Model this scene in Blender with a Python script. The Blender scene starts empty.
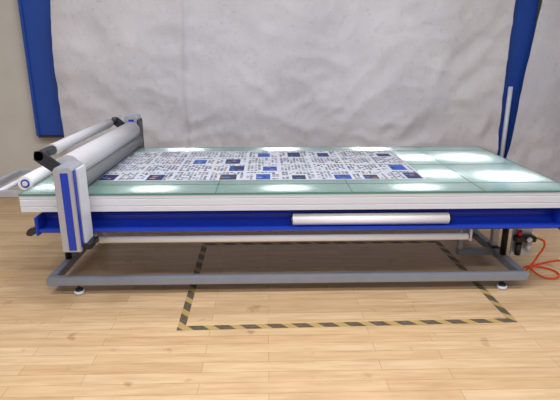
import bpy, bmesh, math, random
from mathutils import Vector, Matrix, noise
random.seed(4)
scene=bpy.context.scene
try: scene.view_settings.view_transform='Standard'
except Exception: pass
COL=bpy.context.collection

# ---------------------------------------------------------------- materials
def mat(name,col,rough=0.5,metal=0.0,var=0.0,scale=6.0,bump=0.0,bscale=40.0,coat=0.0,col2=None):
    m=bpy.data.materials.new(name);m.use_nodes=True
    nt=m.node_tree;b=nt.nodes['Principled BSDF']
    b.inputs['Roughness'].default_value=rough;b.inputs['Metallic'].default_value=metal
    if coat: b.inputs['Coat Weight'].default_value=coat
    tc=nt.nodes.new('ShaderNodeTexCoord')
    n=nt.nodes.new('ShaderNodeTexNoise');n.inputs['Scale'].default_value=scale;n.inputs['Detail'].default_value=5
    nt.links.new(tc.outputs['Object'],n.inputs['Vector'])
    mx=nt.nodes.new('ShaderNodeMix');mx.data_type='RGBA'
    c=list(col)+[1]
    c2=(list(col2)+[1]) if col2 else [max(0,k*(1-var)) for k in col]+[1]
    mx.inputs[6].default_value=c;mx.inputs[7].default_value=c2
    nt.links.new(n.outputs['Fac'],mx.inputs[0]);nt.links.new(mx.outputs[2],b.inputs['Base Color'])
    if bump:
        n2=nt.nodes.new('ShaderNodeTexNoise');n2.inputs['Scale'].default_value=bscale
        nt.links.new(tc.outputs['Object'],n2.inputs['Vector'])
        bp=nt.nodes.new('ShaderNodeBump');bp.inputs['Strength'].default_value=bump;bp.inputs['Distance'].default_value=.01
        nt.links.new(n2.outputs['Fac'],bp.inputs['Height']);nt.links.new(bp.outputs['Normal'],b.inputs['Normal'])
    return m
def srgb(r,g,b):
    f=lambda v:(v/255/12.92) if v/255<=.04045 else ((v/255+.055)/1.055)**2.4
    return (f(r),f(g),f(b))
M_white=mat('white_anodised',srgb(214,218,230),.38,0,.08)
M_alu=mat('aluminium',srgb(190,194,206),.35,.5,.15,20)
M_gal=mat('grey_painted_steel',srgb(150,156,170),.45,.2,.18,10)
M_blue=mat('blue_painted_metal',srgb(28,62,186),.3,.1,.2,5)
M_bluecol=mat('blue_wall_paint',srgb(26,74,170),.6,0,.25,2)
M_black=mat('black_plastic',srgb(24,24,28),.45,0,.2)
M_dark=mat('dark_steel',srgb(58,60,68),.4,.4,.2)
M_rubber=mat('grey_rubber',srgb(120,122,128),.55,0,.15)
M_film=mat('white_film',srgb(240,240,243),.35,0,.04,3)
M_paper=mat('paper_grey',srgb(196,196,202),.5,0,.12,4)
M_core=mat('cardboard_core',srgb(150,110,70),.8,0,.2)
M_orange=mat('orange_hose',srgb(225,80,25),.4)
M_red=mat('red_knob',srgb(190,30,30),.4)
M_brass=mat('brass',srgb(190,150,70),.35,.8)
M_gedge=mat('glass_edge_green',srgb(86,140,130),.15,0,.2)
M_seam=mat('pane_seam_green',srgb(62,108,98),.3)

def cloth_mat(name,a,b_):
    m=bpy.data.materials.new(name);m.use_nodes=True;nt=m.node_tree;b=nt.nodes['Principled BSDF']
    b.inputs['Roughness'].default_value=.85
    tc=nt.nodes.new('ShaderNodeTexCoord')
    n=nt.nodes.new('ShaderNodeTexNoise');n.inputs['Scale'].default_value=1.1;n.inputs['Detail'].default_value=9;n.inputs['Roughness'].default_value=.65
    nt.links.new(tc.outputs['Object'],n.inputs['Vector'])
    r=nt.nodes.new('ShaderNodeValToRGB');r.color_ramp.elements[0].position=.35;r.color_ramp.elements[1].position=.62
    r.color_ramp.elements[0].color=list(b_)+[1];r.color_ramp.elements[1].color=list(a)+[1]
    nt.links.new(n.outputs['Fac'],r.inputs['Fac'])
    n3=nt.nodes.new('ShaderNodeTexNoise');n3.inputs['Scale'].default_value=24;n3.inputs['Detail'].default_value=3
    nt.links.new(tc.outputs['Object'],n3.inputs['Vector'])
    r3=nt.nodes.new('ShaderNodeValToRGB');r3.color_ramp.elements[0].position=.25;r3.color_ramp.elements[0].color=(.85,.84,.84,1);r3.color_ramp.elements[1].position=.4;r3.color_ramp.elements[1].color=(1,1,1,1)
    nt.links.new(n3.outputs['Fac'],r3.inputs['Fac'])
    mm=nt.nodes.new('ShaderNodeMix');mm.data_type='RGBA';mm.blend_type='MULTIPLY';mm.inputs[0].default_value=1
    nt.links.new(r.outputs['Color'],mm.inputs[6]);nt.links.new(r3.outputs['Color'],mm.inputs[7])
    nt.links.new(mm.outputs[2],b.inputs['Base Color'])
    n2=nt.nodes.new('ShaderNodeTexNoise');n2.inputs['Scale'].default_value=9;n2.inputs['Detail'].default_value=6
    nt.links.new(tc.outputs['Object'],n2.inputs['Vector'])
    bp=nt.nodes.new('ShaderNodeBump');bp.inputs['Strength'].default_value=.35;bp.inputs['Distance'].default_value=.02
    nt.links.new(n2.outputs['Fac'],bp.inputs['Height']);nt.links.new(bp.outputs['Normal'],b.inputs['Normal'])
    return m
M_cloth=cloth_mat('backdrop_fabric',srgb(201,198,203),srgb(189,186,192))
M_cloth2=cloth_mat('side_fabric',srgb(196,195,203),srgb(180,180,190))

def floor_mat():
    m=bpy.data.materials.new('maple_plank_floor');m.use_nodes=True;nt=m.node_tree;b=nt.nodes['Principled BSDF']
    tc=nt.nodes.new('ShaderNodeTexCoord')
    br=nt.nodes.new('ShaderNodeTexBrick')
    br.inputs['Color1'].default_value=list(srgb(220,191,152))+[1]
    br.inputs['Color2'].default_value=list(srgb(204,171,130))+[1]
    br.inputs['Mortar'].default_value=list(srgb(168,132,94))+[1]
    br.inputs['Scale'].default_value=1;br.inputs['Mortar Size'].default_value=.0016;br.inputs['Mortar Smooth'].default_value=.3
    br.inputs['Brick Width'].default_value=1.15;br.inputs['Row Height'].default_value=.105;br.offset=.37;br.offset_frequency=2
    nt.links.new(tc.outputs['Object'],br.inputs['Vector'])
    mp=nt.nodes.new('ShaderNodeMapping');mp.inputs['Scale'].default_value=(1.6,16,1)
    nt.links.new(tc.outputs['Object'],mp.inputs['Vector'])
    n=nt.nodes.new('ShaderNodeTexNoise');n.inputs['Scale'].default_value=1.6;n.inputs['Detail'].default_value=8;n.inputs['Roughness'].default_value=.6
    nt.links.new(mp.outputs['Vector'],n.inputs['Vector'])
    r=nt.nodes.new('ShaderNodeValToRGB');r.color_ramp.elements[0].position=.3;r.color_ramp.elements[0].color=(.74,.68,.60,1);r.color_ramp.elements[1].position=.62;r.color_ramp.elements[1].color=(1,1,1,1)
    nt.links.new(n.outputs['Fac'],r.inputs['Fac'])
    mx=nt.nodes.new('ShaderNodeMix');mx.data_type='RGBA';mx.blend_type='MULTIPLY';mx.inputs[0].default_value=.8
    nt.links.new(br.outputs['Color'],mx.inputs[6]);nt.links.new(r.outputs['Color'],mx.inputs[7])
    n2=nt.nodes.new('ShaderNodeTexNoise');n2.inputs['Scale'].default_value=5.5;n2.inputs['Detail'].default_value=6
    nt.links.new(tc.outputs['Object'],n2.inputs['Vector'])
    r2=nt.nodes.new('ShaderNodeValToRGB');r2.color_ramp.elements[0].position=.26;r2.color_ramp.elements[0].color=(.5,.4,.3,1);r2.color_ramp.elements[1].position=.35;r2.color_ramp.elements[1].color=(1,1,1,1)
    nt.links.new(n2.outputs['Fac'],r2.inputs['Fac'])
    m2=nt.nodes.new('ShaderNodeMix');m2.data_type='RGBA';m2.blend_type='MULTIPLY';m2.inputs[0].default_value=.6
    nt.links.new(mx.outputs[2],m2.inputs[6]);nt.links.new(r2.outputs['Color'],m2.inputs[7])
    nt.links.new(m2.outputs[2],b.inputs['Base Color'])
    b.inputs['Roughness'].default_value=.33
    bp=nt.nodes.new('ShaderNodeBump');bp.inputs['Strength'].default_value=.15;bp.inputs['Distance'].default_value=.003
    nt.links.new(br.outputs['Fac'],bp.inputs['Height']);bp.invert=True
    nt.links.new(bp.outputs['Normal'],b.inputs['Normal'])
    return m
def tape_mat():
    m=bpy.data.materials.new('hazard_tape');m.use_nodes=True;nt=m.node_tree;b=nt.nodes['Principled BSDF'];b.inputs['Roughness'].default_value=.5
    tc=nt.nodes.new('ShaderNodeTexCoord')
    w=nt.nodes.new('ShaderNodeTexWave');w.bands_direction='DIAGONAL';w.inputs['Scale'].default_value=3.2
    nt.links.new(tc.outputs['Object'],w.inputs['Vector'])
    r=nt.nodes.new('ShaderNodeValToRGB');r.color_ramp.interpolation='CONSTANT'
    r.color_ramp.elements[0].color=list(srgb(56,52,48))+[1];r.color_ramp.elements[1].position=.66;r.color_ramp.elements[1].color=list(srgb(176,150,88))+[1]
    nt.links.new(w.outputs['Fac'],r.inputs['Fac'])
    n=nt.nodes.new('ShaderNodeTexNoise');n.inputs['Scale'].default_value=30
    nt.links.new(tc.outputs['Object'],n.inputs['Vector'])
    mx=nt.nodes.new('ShaderNodeMix');mx.data_type='RGBA'
    ml=nt.nodes.new('ShaderNodeMath');ml.operation='MULTIPLY';ml.inputs[1].default_value=.35
    nt.links.new(n.outputs['Fac'],ml.inputs[0]);nt.links.new(ml.outputs[0],mx.inputs[0])
    mx.inputs[7].default_value=list(srgb(180,155,120))+[1]
    nt.links.new(r.outputs['Color'],mx.inputs[6]);nt.links.new(mx.outputs[2],b.inputs['Base Color'])
    return m
def glass_mat():
    m=bpy.data.materials.new('frosted_backlit_glass');m.use_nodes=True;nt=m.node_tree
    for n in list(nt.nodes): nt.nodes.remove(n)
    out=nt.nodes.new('ShaderNodeOutputMaterial')
    d=nt.nodes.new('ShaderNodeBsdfDiffuse');t=nt.nodes.new('ShaderNodeBsdfTranslucent');g=nt.nodes.new('ShaderNodeBsdfGlossy')
    tc=nt.nodes.new('ShaderNodeTexCoord');n=nt.nodes.new('ShaderNodeTexNoise');n.inputs['Scale'].default_value=1.5
    nt.links.new(tc.outputs['Object'],n.inputs['Vector'])
    mc=nt.nodes.new('ShaderNodeMix');mc.data_type='RGBA';mc.inputs[6].default_value=list(srgb(112,150,138))+[1];mc.inputs[7].default_value=list(srgb(130,164,154))+[1]
    nt.links.new(n.outputs['Fac'],mc.inputs[0]);nt.links.new(mc.outputs[2],d.inputs['Color'])
    t.inputs['Color'].default_value=(.88,.95,.90,1)
    g.inputs['Color'].default_value=(1,1,1,1);g.inputs['Roughness'].default_value=.08
    a=nt.nodes.new('ShaderNodeMixShader');a.inputs[0].default_value=.4
    nt.links.new(d.outputs[0],a.inputs[1]);nt.links.new(t.outputs[0],a.inputs[2])
    f=nt.nodes.new('ShaderNodeFresnel');f.inputs['IOR'].default_value=1.4
    b=nt.nodes.new('ShaderNodeMixShader');nt.links.new(f.outputs[0],b.inputs[0])
    nt.links.new(a.outputs[0],b.inputs[1]);nt.links.new(g.outputs[0],b.inputs[2]);nt.links.new(b.outputs[0],out.inputs[0])
    return m
M_floor=floor_mat();M_tape=tape_mat();M_glass=glass_mat()
M_wall=mat('whitewashed_wall',srgb(210,206,198),.85,0,.2,2.5,.3,12)
M_side=mat('side_wall_paint',srgb(205,205,210),.85,0,.1,2)
M_ceil=mat('ceiling_paint',srgb(225,225,225),.9,0,.05,2)
M_base=mat('skirting_paint',srgb(172,166,154),.7,0,.1,3)

# ---------------------------------------------------------------- helpers
def empty(name,loc=(0,0,0)):
    e=bpy.data.objects.new(name,None);COL.objects.link(e);e.location=loc;e.empty_display_size=.1;return e
def mk(name,me,parent,m):
    o=bpy.data.objects.new(name,me);COL.objects.link(o)
    if m: me.materials.append(m)
    if parent:
        o.parent=parent;o.matrix_parent_inverse=Matrix.Translation(-parent.location)
    return o
def box(name,parent,x0,x1,y0,y1,z0,z1,m,bev=.004):
    bm=bmesh.new();bmesh.ops.create_cube(bm,size=1)
    for v in bm.verts: v.co=Vector(((x0+x1)/2+v.co.x*(x1-x0),(y0+y1)/2+v.co.y*(y1-y0),(z0+z1)/2+v.co.z*(z1-z0)))
    if bev: bmesh.ops.bevel(bm,geom=bm.edges[:],offset=bev,segments=2,affect='EDGES')
    me=bpy.data.meshes.new(name);bm.to_mesh(me);bm.free();return mk(name,me,parent,m)
def cyl(name,parent,p0,p1,r,m,seg=32,r2=None,bev=0):
    p0=Vector(p0);p1=Vector(p1);d=p1-p0
    bm=bmesh.new();bmesh.ops.create_cone(bm,cap_ends=True,segments=seg,radius1=r,radius2=r if r2 is None else r2,depth=d.length)
    for f in bm.faces: f.smooth=len(f.verts)==4
    q=d.to_track_quat('Z','Y').to_matrix().to_4x4()
    bmesh.ops.transform(bm,matrix=Matrix.Translation((p0+p1)/2)@q,verts=bm.verts)
    if bev:
        e=[e for e in bm.edges if not all(f.smooth for f in e.link_faces)]
        bmesh.ops.bevel(bm,geom=e,offset=bev,segments=2,affect='EDGES')
    me=bpy.data.meshes.new(name);bm.to_mesh(me);bm.free();return mk(name,me,parent,m)
def prof(name,parent,pts,a0,a1,m,axis='X',bev=0):
    """extrude closed (y,z) profile along X, or (x,z) along Y"""
    bm=bmesh.new();A=[];B=[]
    for p in pts:
        if axis=='X': A.append(bm.verts.new((a0,p[0],p[1])));B.append(bm.verts.new((a1,p[0],p[1])))
        else: A.append(bm.verts.new((p[0],a0,p[1])));B.append(bm.verts.new((p[0],a1,p[1])))
    n=len(pts)
    bm.faces.new(A);bm.faces.new(B[::-1])
    for i in range(n): bm.faces.new((A[i],B[i],B[(i+1)%n],A[(i+1)%n]))
    bmesh.ops.recalc_face_normals(bm,faces=bm.faces)
    if bev: bmesh.ops.bevel(bm,geom=bm.edges[:],offset=bev,segments=2,affect='EDGES')
    me=bpy.data.meshes.new(name);bm.to_mesh(me);bm.free();return mk(name,me,parent,m)
def tube(name,parent,pts,r,m,cyclic=False):
    cu=bpy.data.curves.new(name,'CURVE');cu.dimensions='3D';cu.bevel_depth=r;cu.bevel_resolution=3;cu.use_fill_caps=True
    s=cu.splines.new('BEZIER');s.bezier_points.add(len(pts)-1)
    for b,p in zip(s.bezier_points,pts): b.co=p;b.handle_left_type=b.handle_right_type='AUTO'
    o=bpy.data.objects.new(name,cu);COL.objects.link(o);cu.materials.append(m)
    if parent: o.parent=parent;o.matrix_parent_inverse=Matrix.Translation(-parent.location)
    return o

# ---------------------------------------------------------------- room
box('floor',None,-6,6,-2.5,6.9,-.1,0,M_floor,0)
box('wall_back',None,-6,6,6.75,6.9,0,4.2,M_wall,0)
box('wall_left',None,-6.15,-6,-2.5,6.9,0,4.2,M_side,0)
box('wall_right',None,6,6.15,-2.5,6.9,0,4.2,M_side,0)
box('ceiling',None,-6.15,6.15,-2.5,6.9,4.2,4.3,M_ceil,0)
box('baseboard_back',None,-6,6,6.73,6.75,0,.09,M_base,.003)

col=empty('blue_cladding_panel',(-2.7,6.66,0))
box('panel',col,-3.01,-2.40,6.64,6.745,.87,4.19,M_bluecol,.01)
box('bottom_edge_trim',col,-3.01,-2.40,6.62,6.745,.85,.87,M_dark,.003)
box('left_edge_flange',col,-3.03,-2.99,6.62,6.745,.87,4.19,M_bluecol,.004)
col2=empty('blue_steel_column',(3.22,6.66,0))
box('web',col2,3.20,3.24,6.62,6.74,0,4.19,M_bluecol,.003)
box('flange_front',col2,3.04,3.40,6.60,6.62,0,4.19,M_bluecol,.003)
box('foot_plate',col2,3.01,3.43,6.58,6.745,0,.03,M_dark,.004)
cyl('pipe',col2,(3.17,6.565,.02),(3.17,6.565,1.5),.03,M_white)

def cloth(name,xl,xr,zt,zb,Y,m,amp,seed,nx=200,nz=110,seams=()):
    bm=bmesh.new();g=[]
    for j in range(nz+1):
        t=j/nz;row=[]
        L=xl(t);R=xr(t)
        for i in range(nx+1):
            s=i/nx;x=L+(R-L)*s;z=zt+(zb(s)-zt)*t
            p=Vector((x*.9+seed,z*.25,seed))
            y=noise.noise(p)*amp*1.0
            y+=noise.noise(Vector((x*2.6,z*.6+seed,seed*2)))*amp*.3
            w=.3+.9*max(0,t-.3)
            y+=(abs(noise.noise(Vector((x*1.6+z*1.4,z*2.2-x*.8,seed+7)))))*amp*.7*w
            y+=(abs(noise.noise(Vector((x*2.5-z*2.5,z*2.6+x,seed+17)))))*amp*.6*w
            y+=(abs(noise.noise(Vector((x*6-z*2.,z*5.6+x,seed+27)))))*amp*.25*w
            for sx in seams:
                d=x-sx-.02*math.sin(z*3)
                y+= -.03*math.exp(-(d/.025)**2)+(.015 if d>0 else 0)
            y=max(-.13,min(.12,y))
            row.append(bm.verts.new((x,Y+y,z)))
        g.append(row)
    for j in range(nz):
        for i in range(nx):
            f=bm.faces.new((g[j][i],g[j+1][i],g[j+1][i+1],g[j][i+1]));f.smooth=True
    me=bpy.data.meshes.new(name);bm.to_mesh(me);bm.free()
    return mk(name,me,None,m)
cloth('fabric_backdrop',lambda t:-2.50-.14*t+.03*math.sin(t*9),lambda t:3.01+.07*t+.015*math.sin(t*7),3.9,lambda s:.004,6.42,M_cloth,.10,3.1,seams=(-.98,))
cloth('side_fabric_sheet',lambda t:3.33-.20*min(1,max(0,(t-.35))*1.9),lambda t:5.4,3.9,lambda s:.004,6.36,M_cloth2,.09,9.4,60,70)

# floor tape
tp=empty('floor_hazard_tape',(.6,4.2,0))
def tape(n,pts):
    bm=bmesh.new();bm.faces.new([bm.verts.new((p[0],p[1],.0015)) for p in pts])
    me=bpy.data.meshes.new(n);bm.to_mesh(me);bm.free();mk(n,me,tp,M_tape)
tape('front_strip',[(-.67,3.23),(1.87,3.28),(1.87,3.34),(-.67,3.29)])
tape('left_strip',[(-.67,3.29),(-.61,3.29),(-.63,4.95),(-.69,4.95)])
tape('right_strip',[(1.81,3.34),(1.87,3.34),(1.83,4.95),(1.77,4.95)])
tape('back_strip',[(-.63,4.89),(1.77,4.89),(1.77,4.95),(-.63,4.95)])

# ---------------------------------------------------------------- laminating table
T=empty('flatbed_laminating_table',(.25,4.7,0))
X0,X1,Y0,Y1=-1.9,2.42,3.72,5.62
GZ=.90
bm=bmesh.new();bm.faces.new([bm.verts.new(v) for v in ((X0,Y0,GZ),(X1,Y0,GZ),(X1,Y1,GZ),(X0,Y1,GZ))])
me=bpy.data.meshes.new('glass');bm.to_mesh(me);bm.free();mk('glass_top',me,T,M_glass)
box('glass_edge_front',T,X0,X1,Y0-.004,Y0+.004,GZ-.014,GZ,M_gedge,.001)
box('glass_edge_back',T,X0,X1,Y1-.004,Y1+.004,GZ-.014,GZ,M_gedge,.001)
box('glass_edge_left',T,X0-.004,X0+.004,Y0,Y1,GZ-.014,GZ,M_gedge,.001)
box('glass_edge_right',T,X1-.004,X1+.004,Y0,Y1,GZ-.014,GZ,M_gedge,.001)
for i,x in enumerate((-1.45,-.40,.66,1.70)):
    box('pane_seam_%d'%(i+1),T,x-.005,x+.005,Y0,Y1,GZ-.003,GZ+.0008,M_seam,0)
for i,y in enumerate((3.98,4.68,5.36)):
    box('pane_seam_long_%d'%(i+1),T,X0,X1,y-.007,y+.007,GZ-.003,GZ+.0008,M_seam,0)
box('tray_bottom',T,X0+.03,X1-.03,Y0+.03,Y1-.03,.765,.775,M_white,0)
def apron(y,s):
    return [(y,.885),(y,.862),(y+s*.004,.859),(y+s*.004,.855),(y,.852),(y,.804),(y+s*.004,.801),(y+s*.004,.797),(y,.794),(y,.757),(y+s*.05,.757),(y+s*.05,.885)]
prof('apron_front',T,apron(Y0,1),X0,X1,M_white)
prof('apron_back',T,apron(Y1,-1),X0,X1,M_white)
prof('apron_left',T,apron(X0,1),Y0+.05,Y1-.05,M_white,'Y')
prof('apron_right',T,apron(X1,-1),Y0+.05,Y1-.05,M_white,'Y')
for i,x in enumerate((-1.45,-.40,.66,1.70)):
    box('tray_rib_%d'%(i+1),T,x-.02,x+.02,Y0+.06,Y1-.06,.775,.87,M_white,0)
# blue storage tray in front
prof('blue_tray',T,[(3.88,.75),(3.84,.75),(3.84,.618),(3.722,.606),(3.718,.618),(3.704,.621),(3.698,.600),(3.715,.586),(3.76,.58),(3.88,.585)],-1.78,2.34,M_blue)
prof('blue_tray_bead',T,[(3.842,.712),(3.828,.709),(3.824,.701),(3.828,.693),(3.842,.690)],-1.78,2.34,M_blue)
box('blue_tray_end_left',T,-1.80,-1.775,3.69,3.88,.57,.72,M_blue,.006)
box('blue_tray_end_right',T,2.335,2.36,3.69,3.88,.575,.755,M_blue,.006)
prof('tray_hook_left',T,[(-1.80,.64),(-1.86,.62),(-1.88,.59),(-1.875,.57),(-1.84,.565),(-1.80,.59)],3.70,3.74,M_dark,'Y')
# under structure
box('under_beam_front',T,-1.7,2.25,3.88,3.95,.60,.757,M_dark)
box('under_beam_back',T,-1.7,2.25,5.38,5.46,.60,.757,M_dark)
for i,x in enumerate((-1.6,-.3,.9,2.1)):
    box('under_cross_%d'%(i+1),T,x-.04,x+.04,3.94,5.38,.64,.757,M_dark)
cyl('winding_bar',T,(-1.34,3.76,.508),(1.62,3.76,.508),.027,M_film)
cyl('winding_bar_end_right',T,(1.62,3.76,.508),(1.70,3.76,.508),.016,M_black)
cyl('winding_bar_end_left',T,(-1.42,3.76,.508),(-1.34,3.76,.508),.016,M_black)
for i,x in enumerate((-1.36,1.64)):
    box('bar_bracket_%d'%(i+1),T,x-.01,x+.01,3.74,3.90,.475,.60,M_alu,.002)
# base frame
bx0,bx1,by0,by1=-1.83,2.2,3.80,5.5
box('base_rail_front',T,bx0,bx1,by0,by0+.07,.085,.155,M_gal,.006)
box('base_rail_back',T,bx0,bx1,by1-.07,by1,.085,.155,M_gal,.006)
box('base_rail_left',T,bx0,bx0+.07,by0+.07,by1-.07,.085,.155,M_gal,.006)
box('base_rail_right',T,bx1-.07,bx1,by0+.07,by1-.07,.085,.155,M_gal,.006)
k=0
for x in (-1.58,2.0):
    for y in (by0+.035,by1-.035):
        k+=1
        cyl('foot_pad_%d'%k,T,(x,y,0),(x,y,.03),.042,M_white,24,bev=.004)
        cyl('foot_ring_%d'%k,T,(x,y,.03),(x,y,.045),.03,M_black,24)
        cyl('foot_stem_%d'%k,T,(x,y,.045),(x,y,.088),.012,M_dark,16)
k=0
for x in (-1.795,2.165):
    for y in (4.42,5.1):
        k+=1
        box('leg_%d'%k,T,x-.03,x+.03,y-.03,y+.03,.155,.76,M_alu,.004)
        box('leg_plate_%d'%k,T,x-.035,x+.035,y-.07,y+.07,.155,.167,M_dark,.002)
cyl('lift_cylinder_right',T,(2.165,4.22,.155),(2.165,4.22,.45),.028,M_black)
cyl('lift_rod_right',T,(2.165,4.22,.45),(2.165,4.22,.76),.012,M_alu)
cyl('lift_cylinder_left',T,(-1.795,4.22,.155),(-1.795,4.22,.45),.028,M_black)
cyl('lift_rod_left',T,(-1.795,4.22,.45),(-1.795,4.22,.76),.012,M_alu)
box('leg_brace_right',T,1.80,1.84,4.35,4.40,.15,.757,M_alu,.003)
box('leg_brace_foot',T,1.80,2.14,4.34,4.41,.09,.15,M_gal,.004)
# pneumatic unit
box('air_panel',T,2.13,2.30,4.02,4.04,.22,.50,M_alu,.003)
cyl('air_filter_bowl',T,(2.17,3.98,.25),(2.17,3.98,.36),.026,M_black)
cyl('air_regulator_bowl',T,(2.26,3.98,.28),(2.26,3.98,.37),.022,M_paper)
box('air_block',T,2.13,2.31,3.955,4.02,.37,.42,M_black,.006)
cyl('air_knob',T,(2.17,3.985,.42),(2.17,3.985,.47),.018,M_red)
cyl('air_gauge',T,(2.24,3.955,.40),(2.24,3.935,.40),.022,M_white)
cyl('air_fitting',T,(2.31,3.985,.395),(2.34,3.985,.395),.01,M_brass)

# ---- gantry
def post(n,a,b,y0,y1,z0,z1,fy):
    prof(n,T,[(a,z0),(b,z0),(b,z1-.02),(b-.02,z1),(a+.02,z1),(a,z1-.02)],y0,y1,M_alu,'Y',.005)
    box(n+'_blue_inlay',T,a+.05,b-.03,fy-.004,fy+.004,z0+.015,z1-.04,M_blue,.002)
PA,PB=-1.51,-1.375
post('gantry_post_front',PA,PB,3.46,3.70,.525,1.165,3.46)
box('gantry_post_front_side_panel',T,PB-.002,PB+.018,3.53,3.69,.56,1.14,M_white,.005)
box('gantry_post_front_side_blue',T,PB-.002,PB+.006,3.475,3.515,.56,1.14,M_blue,.002)
post('gantry_post_rear',-1.60,-1.46,5.66,5.88,.70,1.25,5.66)
box('gantry_post_rear_panel',T,-1.462,-1.445,5.67,5.87,.72,1.2,M_dark,.004)
box('carriage_arm_front',T,PA+.02,PB-.02,3.56,3.90,.49,.53,M_dark,.004)
box('carriage_foot_front',T,PB-.03,PB+.06,3.50,3.68,.53,.57,M_black,.004)
box('carriage_arm_rear',T,-1.58,-1.47,5.6,5.7,.70,.75,M_dark,.004)
box('gantry_cross_beam',T,-1.58,-1.50,3.68,5.67,1.02,1.09,M_alu,.006)
cyl('laminating_roller',T,(-1.47,3.70,.972),(-1.47,5.66,.972),.068,M_rubber,40)
cyl('laminating_roller_shaft',T,(-1.47,3.68,.972),(-1.47,5.70,.972),.03,M_dark)
cyl('wound_film_roll',T,(-1.51,3.76,1.10),(-1.51,5.60,1.10),.095,M_paper,40)
cyl('wound_roll_shaft',T,(-1.51,3.62,1.10),(-1.51,5.70,1.10),.02,M_dark)
cyl('supply_roll',T,(-1.70,3.95,1.20),(-1.70,5.45,1.20),.045,M_paper,36)
cyl('supply_roll_core_front',T,(-1.70,3.70,1.20),(-1.70,3.95,1.20),.036,M_dark)
cyl('supply_roll_core_rear',T,(-1.70,5.45,1.20),(-1.70,5.74,1.20),.03,M_dark)
def arm(n,y):
    prof(n,T,[(-1.74,1.17),(-1.58,1.05),(-1.48,1.05),(-1.48,1.11),(-1.54,1.13),(-1.67,1.235),(-1.73,1.235)],y,y+.02,M_dark,'Y',.002)
arm('supply_arm_front',3.70);arm('supply_arm_rear',5.66)

# left end extension bracket with roll
box('end_bracket_front',T,-2.42,-1.90,3.98,4.03,.80,.85,M_alu,.005)
box('end_bracket_rear',T,-2.42,-1.90,4.75,4.80,.80,.85,M_alu,.005)
box('end_bracket_cross',T,-2.42,-2.37,4.03,4.75,.80,.85,M_alu,.005)
cyl('end_bracket_roller',T,(-2.22,4.03,.83),(-2.22,4.75,.83),.022,M_white)
R=empty('paper_roll',(-1.98,4.4,.93))
cyl('roll_body',R,(-1.975,4.0,.912),(-1.975,4.78,.912),.062,M_film,36,bev=.003)
cyl('roll_core_ring',R,(-1.975,3.995,.912),(-1.975,4.785,.912),.036,M_blue,24)
cyl('roll_core',R,(-1.975,3.99,.912),(-1.975,4.79,.912),.022,M_white,24)

F=empty('white_film_roll',(.8,3.77,.66))
cyl('film',F,(.20,3.772,.661),(1.45,3.772,.661),.047,M_film,40,bev=.003)
cyl('core_left',F,(.19,3.772,.661),(.20,3.772,.661),.02,M_core,24)
cyl('core_right',F,(1.45,3.772,.661),(1.47,3.772,.661),.03,M_black,24)

# ---------------------------------------------------------------- printed sheet
S=empty('printed_poster_sheet',(0,4.7,.902))
sx0,sx1,sy0,sy1=-1.44,1.36,4.10,5.36
bm=bmesh.new();bmesh.ops.create_grid(bm,x_segments=1,y_segments=1,size=.5)
for v in bm.verts: v.co=Vector(((sx0+sx1)/2+v.co.x*(sx1-sx0),(sy0+sy1)/2+v.co.y*(sy1-sy0),.9025))
me=bpy.data.meshes.new('sheet');bm.to_mesh(me);bm.free()
M_print=mat('printed_paper',srgb(198,203,214),.45,0,.06,3);mk('paper',me,S,M_print)
cols=[srgb(22,34,84),srgb(24,78,165),srgb(46,52,68),srgb(84,94,112),srgb(132,140,154),srgb(16,18,30),srgb(106,116,92),srgb(84,112,152),srgb(150,110,96)]
pm=[mat('ink_%d'%i,c,.5) for i,c in enumerate(cols)]
bm=bmesh.new()
def q(x0,x1,y0,y1,mi,z=.9035):
    f=bm.faces.new([bm.verts.new(v) for v in ((x0,y0,z),(x1,y0,z),(x1,y1,z),(x0,y1,z))]);f.material_index=mi
nc=9;W=(sx1-sx0)/nc
rows=[(4.12,4.40),(4.44,4.70),(4.74,5.01),(5.05,5.34)]
for c in range(nc):
    xa=sx0+c*W+.012;xb=xa+W-.022
    for ri,(ya,yb) in enumerate(rows):
        big=random.random()<(.85 if ri==0 else .45)
        if big:
            s=random.choice([0,.3,.5]);w=(xb-xa)
            bx_=xa+w*s;h=(yb-ya)*random.uniform(.5,.8);ww=w*random.uniform(.4,.5)
            q(bx_,bx_+ww,ya,ya+h,random.choice([0,1,0,1,1,2]))
            for e in range(4):
                a=random.uniform(.05,.6);b=random.uniform(.05,.7)
                q(bx_+ww*a,bx_+ww*(a+random.uniform(.15,.35)),ya+h*b,ya+h*(b+random.uniform(.12,.28)),random.choice([7,4,1,0,1,8]),.9037+.0002*e)
        nx_=9
        for j in range(6):
            for i in range(nx_):
                px=xa+(xb-xa)*i/nx_;py=ya+(yb-ya)*j/6
                if big and bx_-.028<px<bx_+ww and py<ya+h+.005: continue
                if random.random()<(.16 if j%2 else .30): continue
                q(px+.002,px+(xb-xa)/nx_*random.uniform(.6,.95),py+.006,py+(yb-ya)/6*random.uniform(.62,.85),random.choice([2,3,2,4,0,1,5,7,4,6,5,8,3]))
me=bpy.data.meshes.new('prints');bm.to_mesh(me);bm.free()
o=mk('printed_images',me,S,None)
for m_ in pm: me.materials.append(m_)

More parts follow.
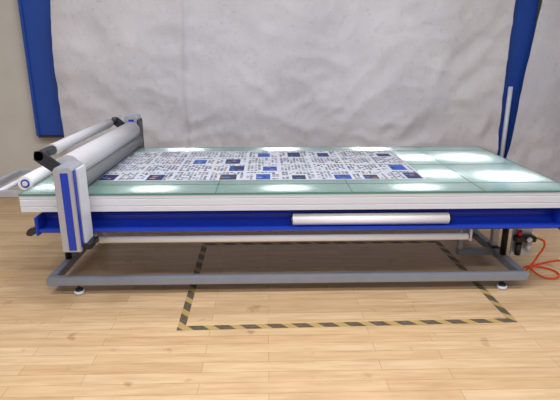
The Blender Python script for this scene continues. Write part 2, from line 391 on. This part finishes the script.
H=empty('orange_air_hose',(2.4,4.1,0))
pts=[(2.34,3.985,.395),(2.40,3.99,.36),(2.38,4.03,.20),(2.33,4.1,.03),(2.42,4.25,.012),(2.60,4.2,.012),(2.62,4.05,.012),(2.48,4.0,.014),(2.42,4.15,.03),(2.6,4.32,.012),(3.0,4.4,.012),(3.6,4.3,.012)]
tube('hose',H,pts,.009,M_orange)

# ---------------------------------------------------------------- lights
def area(name,loc,rot,sx,sy,e,col=(1,1,1)):
    l=bpy.data.lights.new(name,'AREA');l.shape='RECTANGLE';l.size=sx;l.size_y=sy;l.energy=e;l.color=col
    o=bpy.data.objects.new(name,l);COL.objects.link(o);o.location=loc;o.rotation_euler=rot;return o
for i,(x,y,e) in enumerate([(-2.4,2.6,52),(0,2.6,58),(2.4,2.6,52),(-2.4,.2,50),(0,.2,54),(2.4,.2,50),(-1.5,4.9,24),(1.5,4.9,24)]):
    area('ceiling_tube_light_%d'%(i+1),(x,y,4.1),(0,0,0),1.5,.3,e,(.96,.97,1))
for i,(x,y,e) in enumerate([(2.02,5.0,10),(2.08,4.2,10),(1.15,5.48,3.5),(1.2,3.86,1.2),(.15,3.86,.9),(-.9,3.86,.9),(-1.7,3.95,1.2),(1.53,5.0,4.5),(1.53,4.3,3),(.15,5.5,2.4),(-.9,5.5,2.4),(-1.68,5.0,1.2)]):
    o=area('lightbox_tube_%d'%(i+1),(x,y,.835),(math.pi,0,0),.28,.05,e,(.97,1,1));o.parent=T;o.matrix_parent_inverse=Matrix.Translation(-T.location)
w=bpy.data.worlds.new('world');scene.world=w;w.use_nodes=True
w.node_tree.nodes['Background'].inputs[0].default_value=(.9,.93,1,1);w.node_tree.nodes['Background'].inputs[1].default_value=.4

# ---------------------------------------------------------------- camera
cd=bpy.data.cameras.new('camera');cam=bpy.data.objects.new('camera',cd);COL.objects.link(cam)
cd.sensor_width=36;cd.lens=500/560*36
cam.location=(0,0,1.956);cam.rotation_euler=(math.radians(90)-math.atan(150/500),0,math.radians(-1.5))
scene.camera=cam
